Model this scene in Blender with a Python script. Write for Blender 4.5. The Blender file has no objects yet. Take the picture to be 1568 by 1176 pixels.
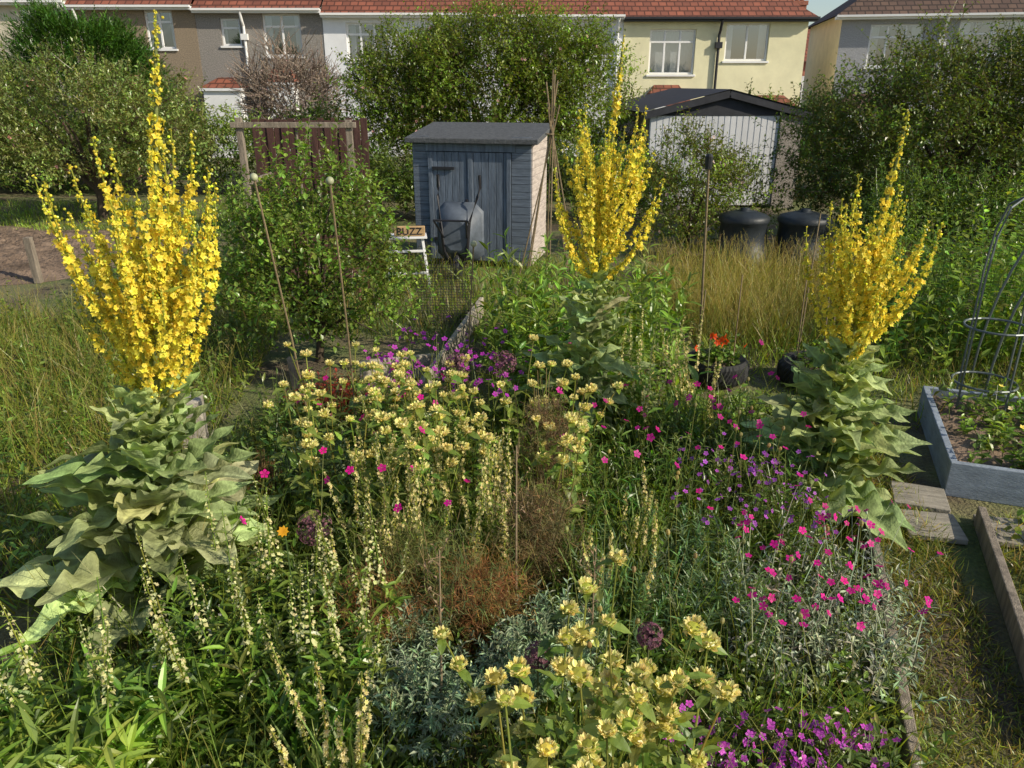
import bpy, math, numpy as np
rng=np.random.default_rng(11)
R_=math.radians
sc=bpy.context.scene
# ------------------------------------------------------------ helpers
def norm(a):
    a=np.asarray(a,float); return a/(np.linalg.norm(a,axis=-1,keepdims=True)+1e-9)
def A(*a): return np.array(a,float)
class Buf:
    def __init__(s): s.V=[];s.C=[];s.F=[];s.n=0
    def add(s,V,F,C=(1,1,1),mi=0):
        V=np.asarray(V,float).reshape(-1,3); F=np.asarray(F,int)
        C=np.broadcast_to(np.asarray(C,float),(len(V),3))
        s.V.append(V); s.C.append(C); s.F.append((F+s.n,mi)); s.n+=len(V)
    def build(s,name,mats,parent=None,loc=(0,0,0),rot=0,smooth=False,bevel=0):
        V=np.concatenate(s.V); C=np.concatenate(s.C)
        li=[];ls=[];mm=[];o=0
        for F,mi in s.F:
            if len(F)==0: continue
            k=F.shape[1]; li.append(F.ravel()); ls.append(o+np.arange(len(F))*k); o+=F.size
            mm.append(np.full(len(F),mi))
        li=np.concatenate(li);ls=np.concatenate(ls);mm=np.concatenate(mm)
        me=bpy.data.meshes.new(name)
        me.vertices.add(len(V)); me.vertices.foreach_set('co',V.astype(np.float32).ravel())
        me.loops.add(len(li)); me.loops.foreach_set('vertex_index',li.astype(np.int32))
        me.polygons.add(len(ls)); me.polygons.foreach_set('loop_start',ls.astype(np.int32))
        me.polygons.foreach_set('material_index',mm.astype(np.int32))
        me.polygons.foreach_set('use_smooth',np.full(len(ls),smooth))
        me.update(calc_edges=True)
        at=me.attributes.new('tint','FLOAT_COLOR','POINT')
        at.data.foreach_set('color',np.concatenate([C,np.ones((len(C),1))],1).astype(np.float32).ravel())
        for m in (mats if isinstance(mats,(list,tuple)) else [mats]): me.materials.append(m)
        ob=bpy.data.objects.new(name,me); sc.collection.objects.link(ob)
        ob.location=loc; ob.rotation_euler=(0,0,rot)
        if parent: ob.parent=parent
        if bevel:
            b=ob.modifiers.new('b','BEVEL'); b.width=bevel; b.segments=2; b.limit_method='ANGLE'
        return ob
def empty(name,loc=(0,0,0),rot=0):
    e=bpy.data.objects.new(name,None); sc.collection.objects.link(e); e.location=loc; e.rotation_euler=(0,0,rot); return e
def box(b,x0,x1,y0,y1,z0,z1,mi=0,c=(1,1,1)):
    V=[(x,y,z) for x in(x0,x1) for y in(y0,y1) for z in(z0,z1)]
    b.add(V,[(0,1,3,2),(4,6,7,5),(0,4,5,1),(2,3,7,6),(0,2,6,4),(1,5,7,3)],c,mi)
def quad(b,p,mi=0,c=(1,1,1)): b.add(p,[(0,1,2,3)],c,mi)
def beam(b,p,q,w,h=None,mi=0,c=(1,1,1)):
    h=h or w; p=A(*p);q=A(*q); d=norm(q-p); ref=A(0,0,1) if abs(d[2])<.95 else A(0,1,0)
    x=norm(np.cross(d,ref)); z=np.cross(x,d)
    V=[e+x*sx*w/2+z*sz*h/2 for e in(p,q) for sx,sz in((-1,-1),(1,-1),(1,1),(-1,1))]
    b.add(V,[(0,1,2,3),(7,6,5,4),(0,4,5,1),(1,5,6,2),(2,6,7,3),(3,7,4,0)],c,mi)
def tube(b,pts,r,k=6,mi=0,c=(1,1,1),closed=False):
    pts=np.array(pts,float); n=len(pts); r=np.broadcast_to(r,(n,))
    if closed: t=np.roll(pts,-1,0)-np.roll(pts,1,0)
    else: t=np.gradient(pts,axis=0)
    t=norm(t); ref=np.where(np.abs(t[:,2:3])>.9,A(0,1,0),A(0,0,1))
    x=norm(np.cross(t,ref)); z=np.cross(x,t); th=np.arange(k)/k*2*np.pi
    V=pts[:,None]+(x[:,None]*np.cos(th)[None,:,None]+z[:,None]*np.sin(th)[None,:,None])*r[:,None,None]
    F=[]
    for i in range(n if closed else n-1):
        i2=(i+1)%n
        for j in range(k): F.append((i*k+j,i*k+(j+1)%k,i2*k+(j+1)%k,i2*k+j))
    b.add(V,F,c,mi)
def lathe(b,prof,n,cen,mi=0,c=(1,1,1),mod=None):
    prof=np.array(prof,float); th=np.arange(n)/n*2*np.pi; V=[]
    for i,(r,z) in enumerate(prof):
        rr=r*(1+(mod(i,th) if mod else 0*th)); V.append(np.stack([cen[0]+rr*np.cos(th),cen[1]+rr*np.sin(th),cen[2]+z+0*th],1))
    F=[(i*n+j,i*n+(j+1)%n,(i+1)*n+(j+1)%n,(i+1)*n+j) for i in range(len(prof)-1) for j in range(n)]
    b.add(np.concatenate(V),F,c,mi)
def frames(d,jit=.15,roll=None):
    y=norm(d); ref=np.zeros_like(y); ref[...,2]=1; ref=ref+rng.normal(0,jit,y.shape)
    x=norm(np.cross(y,ref)); z=np.cross(x,y)
    return x,y,z
def inst(b,t,T,d,S,tint,mi=0,jit=.2):
    tv,tf,tc=t; T=np.asarray(T,float).reshape(-1,3); n=len(T)
    if n==0: return
    d=np.broadcast_to(np.asarray(d,float).reshape(-1,3),(n,3)); x,y,z=frames(d,jit)
    S=np.asarray(S,float)
    if S.ndim==0: S=np.full((n,3),float(S))
    elif S.ndim==1: S=np.repeat(S[:,None],3,1) if len(S)==n else np.tile(S,(n,1))
    else: S=S.reshape(-1,3)
    tint=np.asarray(tint,float).reshape(-1,3)
    M=np.stack([x,y,z],-1)*S[:,None,:]
    V=np.einsum('nij,kj->nki',M,tv)+T[:,None]
    C=np.broadcast_to(tint,(n,3))[:,None]*tc[None]
    F=(tf[None]+(np.arange(n)*len(tv))[:,None,None]).reshape(-1,tf.shape[1])
    b.add(V,F,C.reshape(-1,3),mi)
def tj(base,n,v=.2,h=.08): return A(*base)*np.exp(rng.normal(0,v,(n,1)))*np.exp(rng.normal(0,h,(n,3)))
def leaf_t(n=3,pk=.8,fold=.06,droop=.2,wave=0,cols=3,wf=3,base=.05,ph=0,rib=1.0,tip=.02,edge=1.0,asym=0.):
    V=[];C=[]
    for i in range(n+1):
        t=i/n; w=max(math.sin(math.pi*min(t,1)**pk)**.8 if 0<t<1 else 0, base if i==0 else (tip if i==n else 0))
        for c in np.linspace(-1,1,cols):
            s=1 if c>0 else -1
            ww=w*(1+.045*math.sin(wf*1.7*6.283*t+ph*2+s)*(1 if cols>4 else 0))
            V.append((c*ww*.5+asym*math.sin(3.14*t),t,fold*abs(c)*w-droop*t*t+wave*abs(c)**1.5*w*math.sin(wf*6.283*t+ph+(s*.9))))
            vein=1.0
            if cols>6: vein=1+.14*math.sin(t*60+abs(c)*7)
            C.append([rib if abs(c)<.01 else (edge if abs(c)>.99 else vein)]*3)
    F=[(i*cols+j,i*cols+j+1,(i+1)*cols+j+1,(i+1)*cols+j) for i in range(n) for j in range(cols-1)]
    return np.array(V),np.array(F),np.array(C)
def blade_t(n=4,droop=.35):
    V=[]
    for i in range(n+1):
        t=i/n; w=(1-t)**.6*.5+.03; V+=[(-w,t,-droop*t**2.2),(w,t,-droop*t**2.2)]
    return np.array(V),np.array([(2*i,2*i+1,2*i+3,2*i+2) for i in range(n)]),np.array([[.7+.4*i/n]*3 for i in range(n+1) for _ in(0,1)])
def flower_t(np_=5,cup=.25,wid=.55,cc=(.8,.7,.5),r1=.65):
    V=[(0,0,0)];C=[cc];F=[]
    for k in range(np_):
        a=k/np_*6.2832; o=len(V)
        for da,r,y in((-wid,r1,cup*.5),(0,1,cup),(wid,r1,cup*.5)):
            V.append((r*math.cos(a+da),y,r*math.sin(a+da))); C.append((1,1,1))
        F.append((0,o,o+1,o+2))
    return np.array(V),np.array(F),np.array(C,float)
def ball_t(k=6,rows=4,fl=1):
    V=[];F=[]
    for i in range(rows+1):
        p=math.pi*i/rows
        for j in range(k):
            a=j/k*6.2832; V.append((math.sin(p)*math.cos(a)+1e-4*math.cos(a),-math.cos(p)*fl,math.sin(p)*math.sin(a)+1e-4*math.sin(a)))
    for i in range(rows):
        for j in range(k): F.append((i*k+j,i*k+(j+1)%k,(i+1)*k+(j+1)%k,(i+1)*k+j))
    return np.array(V),np.array(F),np.ones((len(V),3))
LEAF=leaf_t(3,.8,.10,.18); LEAF2=leaf_t(2,.8,.12,.12); LANCE=leaf_t(4,.7,.05,.28); BROAD=leaf_t(6,.75,.05,.25,.035,5,2.5)
WAVY=[leaf_t(26,.8,.08,dr,.08,9,wf,.28,p,1.6,.02,1.25,asy) for dr,wf,p,asy in((.42,3.2,0,.1),(.25,3.8,1.7,-.12),(.5,3.0,3.5,.05),(.05,3.9,1.,-.08),(.12,3.4,2.7,.12),(.32,3.6,4.4,0))]
BLADE=blade_t(); BLADE2=blade_t(4,.12); NEEDLE=blade_t(2,.1)
FL5=flower_t(5,.3,.6,(.85,.72,.4)); FLP=flower_t(5,.12,.52,(.6,.5,.6),.75); FLC=flower_t(6,.5,.45,(1,.85,.5))
PETAL=leaf_t(3,.9,.25,-.25); BALL=ball_t()
def stems(b,P,V,B,r0,r1,tint,ns=3,k=3,mi=0):
    n=len(P); s=np.linspace(0,1,ns+1); pts=P[:,None]+V[:,None]*s[None,:,None]+B[:,None]*(s**2)[None,:,None]
    x,y,z=frames(V); th=np.arange(k)/k*6.2832; r=(r0+(r1-r0)*s)
    ring=(x[:,None]*np.cos(th)[None,:,None]+z[:,None]*np.sin(th)[None,:,None])
    W=pts[:,:,None]+ring[:,None]*r[None,:,None,None]
    f=np.array([(i*k+j,i*k+(j+1)%k,(i+1)*k+(j+1)%k,(i+1)*k+j) for i in range(ns) for j in range(k)])
    m=(ns+1)*k; F=(f[None]+(np.arange(n)*m)[:,None,None]).reshape(-1,4)
    C=np.repeat(np.broadcast_to(tint,(n,3)),m,0); b.add(W,F,C,mi)
def twigs(b,P,D,L,nl,ll,lw,tint,tm=None,t0=.1,lift=.5,taper=.4,bend=.08,sr=.003,stint=None,mi=0,vary=.18):
    tm=tm or LEAF; P=np.asarray(P,float).reshape(-1,3); n=len(P)
    if n==0: return
    D=norm(np.broadcast_to(D,(n,3))); L=np.broadcast_to(np.asarray(L,float),(n,)); tint=np.broadcast_to(tint,(n,3))
    B=rng.normal(0,1,(n,3))*bend*L[:,None]; B[:,2]*=.3
    j=np.arange(nl); s=t0+(1-t0)*(j[None]+rng.random((n,nl)))/nl
    pos=P[:,None]+D[:,None]*(L[:,None]*s)[...,None]+B[:,None]*(s**2)[...,None]
    az=j*2.4+rng.uniform(0,6.28,(n,1))+rng.normal(0,.4,(n,nl)); X,Y,Z=frames(D)
    side=X[:,None]*np.cos(az)[...,None]+Z[:,None]*np.sin(az)[...,None]
    lf=(lift+rng.normal(0,.3,(n,nl)))[...,None]; d=side*np.cos(lf)+D[:,None]*np.sin(lf)
    sz=((1-taper*s)*rng.uniform(.65,1.2,(n,nl))).ravel()
    tt=np.repeat(tint,nl,0)*np.exp(rng.normal(0,vary,(n*nl,1)))*np.exp(rng.normal(0,.06,(n*nl,3)))
    inst(b,tm,pos.reshape(-1,3),d.reshape(-1,3),np.stack([sz*lw,sz*ll,sz*ll],1),tt,mi,.25)
    if sr: stems(b,P,D*L[:,None],B,sr,sr*.4,tint*.7 if stint is None else stint,mi=mi)
    return B
def spike(b,P,V,B,t0,t1,nf,r,tm,fs,tint,mi=0,up=.3,vary=.12,tipscale=.5):
    n=len(P); s=t0+(t1-t0)*(np.arange(nf)[None]+rng.random((n,nf)))/nf
    pos=P[:,None]+V[:,None]*s[...,None]+B[:,None]*(s**2)[...,None]
    az=rng.uniform(0,6.28,(n,nf)); X,Y,Z=frames(V); side=X[:,None]*np.cos(az)[...,None]+Z[:,None]*np.sin(az)[...,None]
    q=(s-t0)/(t1-t0); sc_=(1-(1-tipscale)*q**2)
    pos=pos+side*(r*sc_*rng.uniform(.6,1.2,(n,nf)))[...,None]
    d=side+A(0,0,up)+rng.normal(0,.25,side.shape)
    inst(b,tm,pos.reshape(-1,3),d.reshape(-1,3),(fs*sc_*rng.uniform(.75,1.2,(n,nf))).ravel(),tj(tint,n*nf,vary,.05),mi,.5)
def pts(n,c,z=0.):
    u=rng.random((n,1));v=rng.random((n,1)); c=[A(*q) for q in c]
    p=(c[0]*(1-u)+c[1]*u)*(1-v)+(c[3]*(1-u)+c[2]*u)*v
    return np.concatenate([p,np.full((n,1),z)],1)
def up(n,s=.15): return norm(np.concatenate([rng.normal(0,s,(n,2)),np.ones((n,1))],1))
def outd(n,zl=0,zh=1):
    a=rng.uniform(0,6.283,n); z=rng.uniform(zl,zh,n); r=np.sqrt(1-z*z); return np.stack([r*np.cos(a),r*np.sin(a),z],1)
# ------------------------------------------------------------ materials
def nodes(name):
    m=bpy.data.materials.new(name); m.use_nodes=True; nt=m.node_tree; return m,nt,nt.nodes['Principled BSDF'],nt.nodes['Material Output']
def fmat(name,trans=.35,gloss=.05,rough=.4,mul=(1,1,1),tc=(1.25,1.25,.5),noise=0):
    m,nt,p,o=nodes(name); nt.nodes.remove(p); at=nt.nodes.new('ShaderNodeAttribute'); at.attribute_name='tint'
    v1=nt.nodes.new('ShaderNodeVectorMath'); v1.operation='MULTIPLY'; v1.inputs[1].default_value=mul; nt.links.new(at.outputs['Color'],v1.inputs[0]); col=v1.outputs[0]
    d=nt.nodes.new('ShaderNodeBsdfDiffuse'); gl=nt.nodes.new('ShaderNodeBsdfGlossy'); gl.inputs['Roughness'].default_value=rough
    if noise:
        g=nt.nodes.new('ShaderNodeNewGeometry'); no=nt.nodes.new('ShaderNodeTexNoise'); no.inputs['Scale'].default_value=noise; no.inputs['Detail'].default_value=3
        nt.links.new(g.outputs['Position'],no.inputs['Vector'])
        mr=nt.nodes.new('ShaderNodeMapRange'); mr.inputs[1].default_value=.3; mr.inputs[2].default_value=.7; mr.inputs[3].default_value=.72; mr.inputs[4].default_value=1.3
        nt.links.new(no.outputs['Fac'],mr.inputs[0]); vm=nt.nodes.new('ShaderNodeVectorMath'); vm.operation='SCALE'; nt.links.new(col,vm.inputs[0]); nt.links.new(mr.outputs[0],vm.inputs['Scale']); col=vm.outputs[0]
        n2=nt.nodes.new('ShaderNodeTexNoise'); n2.inputs['Scale'].default_value=noise*5; n2.inputs['Detail'].default_value=2; nt.links.new(g.outputs['Position'],n2.inputs['Vector'])
        bp=nt.nodes.new('ShaderNodeBump'); bp.inputs['Strength'].default_value=.8; bp.inputs['Distance'].default_value=.008; nt.links.new(n2.outputs['Fac'],bp.inputs['Height']); nt.links.new(bp.outputs[0],d.inputs['Normal'])
    nt.links.new(col,d.inputs['Color'])
    t=nt.nodes.new('ShaderNodeBsdfTranslucent'); v2=nt.nodes.new('ShaderNodeVectorMath'); v2.operation='MULTIPLY'; v2.inputs[1].default_value=tc
    nt.links.new(col,v2.inputs[0]); nt.links.new(v2.outputs[0],t.inputs['Color'])
    mx=nt.nodes.new('ShaderNodeMixShader'); mx.inputs[0].default_value=trans
    nt.links.new(d.outputs[0],mx.inputs[1]); nt.links.new(t.outputs[0],mx.inputs[2])
    m2=nt.nodes.new('ShaderNodeMixShader'); m2.inputs[0].default_value=gloss; nt.links.new(mx.outputs[0],m2.inputs[1]); nt.links.new(gl.outputs[0],m2.inputs[2]); nt.links.new(m2.outputs[0],o.inputs[0]); return m
def pmat(name,c,rough=.7,ns=8.,amt=.25,bump=.0,bs=None,c2=None,metal=0,spec=.4,stretch=(1,1,1)):
    m,nt,p,o=nodes(name); tc=nt.nodes.new('ShaderNodeTexCoord'); mp=nt.nodes.new('ShaderNodeMapping'); mp.inputs['Scale'].default_value=stretch
    nt.links.new(tc.outputs['Object'],mp.inputs[0])
    no=nt.nodes.new('ShaderNodeTexNoise'); no.inputs['Scale'].default_value=ns; no.inputs['Detail'].default_value=6; no.inputs['Roughness'].default_value=.65
    nt.links.new(mp.outputs[0],no.inputs['Vector'])
    cr=nt.nodes.new('ShaderNodeValToRGB'); cr.color_ramp.elements[0].position=.32; cr.color_ramp.elements[1].position=.68
    c=A(*c); lo=c*(1-amt); hi=np.minimum(c*(1+amt),1) if c2 is None else A(*c2)
    cr.color_ramp.elements[0].color=(*lo,1); cr.color_ramp.elements[1].color=(*hi,1)
    nt.links.new(no.outputs['Fac'],cr.inputs[0]); nt.links.new(cr.outputs[0],p.inputs['Base Color'])
    p.inputs['Roughness'].default_value=rough; p.inputs['Metallic'].default_value=metal; p.inputs['Specular IOR Level'].default_value=spec
    if bump:
        n2=nt.nodes.new('ShaderNodeTexNoise'); n2.inputs['Scale'].default_value=bs or ns*6; n2.inputs['Detail'].default_value=4
        nt.links.new(mp.outputs[0],n2.inputs['Vector']); bp=nt.nodes.new('ShaderNodeBump'); bp.inputs['Strength'].default_value=bump; bp.inputs['Distance'].default_value=.03
        nt.links.new(n2.outputs['Fac'],bp.inputs['Height']); nt.links.new(bp.outputs[0],p.inputs['Normal'])
    return m
def tilemat(name,c,c2):
    m,nt,p,o=nodes(name); tc=nt.nodes.new('ShaderNodeTexCoord'); sx=nt.nodes.new('ShaderNodeSeparateXYZ'); nt.links.new(tc.outputs['Object'],sx.inputs[0])
    cb=nt.nodes.new('ShaderNodeCombineXYZ'); nt.links.new(sx.outputs['X'],cb.inputs['X']); nt.links.new(sx.outputs['Z'],cb.inputs['Y'])
    br=nt.nodes.new('ShaderNodeTexBrick'); br.offset=0.5
    br.inputs['Scale'].default_value=1; br.inputs['Brick Width'].default_value=.28; br.inputs['Row Height'].default_value=.17; br.inputs['Mortar Size'].default_value=.022
    br.inputs['Color1'].default_value=(*c,1); br.inputs['Color2'].default_value=(*c2,1); br.inputs['Mortar'].default_value=(*(A(*c)*.3),1)
    nt.links.new(cb.outputs[0],br.inputs['Vector']); no=nt.nodes.new('ShaderNodeTexNoise'); no.inputs['Scale'].default_value=1.3; no.inputs['Detail'].default_value=6; nt.links.new(tc.outputs['Object'],no.inputs[0])
    mr=nt.nodes.new('ShaderNodeMapRange'); mr.inputs[3].default_value=.5; mr.inputs[4].default_value=1.5; nt.links.new(no.outputs['Fac'],mr.inputs[0])
    vm=nt.nodes.new('ShaderNodeVectorMath'); vm.operation='SCALE'; nt.links.new(br.outputs['Color'],vm.inputs[0]); nt.links.new(mr.outputs[0],vm.inputs['Scale']); nt.links.new(vm.outputs[0],p.inputs['Base Color'])
    bp=nt.nodes.new('ShaderNodeBump'); bp.inputs['Strength'].default_value=.8; bp.inputs['Distance'].default_value=.03; bp.invert=True; nt.links.new(br.outputs['Fac'],bp.inputs['Height']); nt.links.new(bp.outputs[0],p.inputs['Normal'])
    p.inputs['Roughness'].default_value=.8; return m
def glassmat():
    m,nt,p,o=nodes('window_glass'); t=nt.nodes.new('ShaderNodeBsdfTransparent'); g=nt.nodes.new('ShaderNodeBsdfGlossy'); g.inputs['Roughness'].default_value=.03
    mx=nt.nodes.new('ShaderNodeMixShader'); mx.inputs[0].default_value=.3; nt.links.new(t.outputs[0],mx.inputs[1]); nt.links.new(g.outputs[0],mx.inputs[2]); nt.links.new(mx.outputs[0],o.inputs[0]); return m
LM=(1.85,1.55,.95)
M_leaf=fmat('leaf',.42,.045,.35,LM,(1.3,1.25,.42)); M_big=fmat('mullein_leaf',.28,.015,.6,(1.4,1.32,1.15),(1.25,1.2,.5),14); M_pet=fmat('petal',.38,.02,.5,(1,1,1),(1,1,1))
M_silver=fmat('silver_leaf',.2,.02,.6,(1.35,1.3,1.1),(1,1,.8)); M_dry=fmat('dry_stem',.3,.01,.6,(1.25,1.2,1.1),(1,1,.9)); M_bark=fmat('bark',.0,.01,.8)
M_grass=fmat('grass_blade',.42,.035,.4,(1.8,1.5,.95))
M_white=pmat('white_paint',(.76,.77,.78),.5,3,.08); M_upvc=pmat('upvc_frame',(.8,.8,.8),.35,2,.03); M_glass=glassmat()
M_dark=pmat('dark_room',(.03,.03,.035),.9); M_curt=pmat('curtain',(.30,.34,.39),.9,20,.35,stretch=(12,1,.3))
M_wood=pmat('weathered_timber',(.24,.20,.155),.85,4,.45,.5,30,stretch=(6,6,.8)); M_blackpl=pmat('black_plastic',(.02,.022,.024),.42,6,.3,.1)
M_blackmet=pmat('black_metal',(.025,.025,.03),.45,6,.2); M_soil=pmat('soil',(.19,.135,.095),.95,3,.45,1.,25)
# ------------------------------------------------------------ camera, light, sky
cam=bpy.data.cameras.new('camera'); co=bpy.data.objects.new('camera',cam); sc.collection.objects.link(co)
co.location=(0,0,2.5); co.rotation_euler=(R_(90-21.25),0,0); cam.sensor_width=36; cam.lens=27.04; cam.clip_end=1000; sc.camera=co
sund=norm(A(.83,-.40,.56))
sl=bpy.data.lights.new('sun','SUN'); sl.energy=5.0; sl.angle=R_(.5); sl.color=(1,.90,.72)
so=bpy.data.objects.new('sun',sl); sc.collection.objects.link(so)
from mathutils import Vector
so.rotation_euler=Vector(tuple(sund)).to_track_quat('Z','Y').to_euler()
w=bpy.data.worlds.new('World'); sc.world=w; w.use_nodes=True; nt=w.node_tree
sk=nt.nodes.new('ShaderNodeTexSky'); sk.sky_type='NISHITA'; sk.sun_disc=False; sk.sun_elevation=math.asin(sund[2]); sk.sun_rotation=math.atan2(sund[0],sund[1])
nt.links.new(sk.outputs[0],nt.nodes['Background'].inputs[0]); nt.nodes['Background'].inputs[1].default_value=.13
sc.view_settings.view_transform='Standard'; sc.view_settings.look='None'; sc.view_settings.exposure=0
# ------------------------------------------------------------ ground
def groundmat():
    m,nt,p,o=nodes('ground_mat'); g=nt.nodes.new('ShaderNodeNewGeometry')
    n1=nt.nodes.new('ShaderNodeTexNoise'); n1.inputs['Scale'].default_value=1.2; n1.inputs['Detail'].default_value=8
    n2=nt.nodes.new('ShaderNodeTexNoise'); n2.inputs['Scale'].default_value=40; n2.inputs['Detail'].default_value=6
    for n in(n1,n2): nt.links.new(g.outputs['Position'],n.inputs['Vector'])
    cr=nt.nodes.new('ShaderNodeValToRGB'); e=cr.color_ramp.elements; e[0].position=.38; e[0].color=(.10,.075,.045,1); e[1].position=.6; e[1].color=(.11,.14,.04,1)
    x=e.new(.5); x.color=(.17,.16,.07,1); nt.links.new(n1.outputs['Fac'],cr.inputs[0])
    mr=nt.nodes.new('ShaderNodeMapRange'); mr.inputs[3].default_value=.4; mr.inputs[4].default_value=1.6; nt.links.new(n2.outputs['Fac'],mr.inputs[0])
    vm=nt.nodes.new('ShaderNodeVectorMath'); vm.operation='SCALE'; nt.links.new(cr.outputs[0],vm.inputs[0]); nt.links.new(mr.outputs[0],vm.inputs['Scale']); nt.links.new(vm.outputs[0],p.inputs['Base Color'])
    bp=nt.nodes.new('ShaderNodeBump'); bp.inputs['Strength'].default_value=1; bp.inputs['Distance'].default_value=.03; nt.links.new(n2.outputs['Fac'],bp.inputs['Height']); nt.links.new(bp.outputs[0],p.inputs['Normal'])
    p.inputs['Roughness'].default_value=.95; return m
b=Buf(); quad(b,[(-300,-60,0),(300,-60,0),(300,500,0),(-300,500,0)]); b.build('ground',groundmat())
def patch(name,cx,cy,rx,ry,z,mat,bumpy=.03,n=60):
    g=Buf(); N=n; u=np.linspace(-1,1,N); X,Y=np.meshgrid(u,u); r=np.sqrt(X*X+Y*Y)/np.maximum(np.abs(X),np.abs(Y)).clip(1e-6); X2=X/r;Y2=Y/r
    rr=np.sqrt(X2**2+Y2**2); a=np.arctan2(Y2,X2); k=1+.12*np.sin(3*a+1)+.07*np.sin(7*a)
    Z=z+rng.random(X.shape)*bumpy*(1-rr**3).clip(0)+bumpy*(1-rr**4).clip(0)*.7
    V=np.stack([cx+X2*rx*k,cy+Y2*ry*k,Z],-1); I=np.arange(N*N).reshape(N,N)
    F=np.stack([I[:-1,:-1],I[:-1,1:],I[1:,1:],I[1:,:-1]],-1).reshape(-1,4); g.add(V,F); return g.build(name,mat,smooth=True)
patch('bare_soil_plot',-8.5,11.9,2.9,2.7,.004,M_soil,.10,100)
# ------------------------------------------------------------ houses
def winframe(fb,gb,cb,x0,x1,z0,z1,nv,tr,d=.09,curt=2):
    t=.07; y0,y1=d,d+.06
    box(fb,x0,x0+t,y0,y1,z0,z1);box(fb,x1-t,x1,y0,y1,z0,z1);box(fb,x0+t,x1-t,y0,y1,z0,z0+t);box(fb,x0+t,x1-t,y0,y1,z1-t,z1)
    for i in range(1,nv):
        xm=x0+(x1-x0)*i/nv; box(fb,xm-.035,xm+.035,y0-.004,y1-.004,z0+t,z1-t)
    if tr: zt=z0+(z1-z0)*tr; box(fb,x0+t,x1-t,y0-.008,y1-.008,zt-.035,zt+.035)
    box(fb,x0-.06,x1+.06,-.06,d+.002,z0-.07,z0-.002)
    quad(gb,[(x0+t,d+.03,z0+t),(x1-t,d+.03,z0+t),(x1-t,d+.03,z1-t),(x0+t,d+.03,z1-t)])
    w_=(x1-x0)
    if curt==1: segs=[(x0,x1)]
    else: segs=[(x0,x0+w_*.2),(x1-w_*.2,x1)]
    for a,c in segs: quad(cb,[(a,d+.2,z0),(c,d+.2,z0),(c,d+.2,z1),(a,d+.2,z1)],0)
    quad(cb,[(x0-.3,d+.6,z0-.3),(x1+.3,d+.6,z0-.3),(x1+.3,d+.6,z1+.3),(x0-.3,d+.6,z1+.3)],1)
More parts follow.
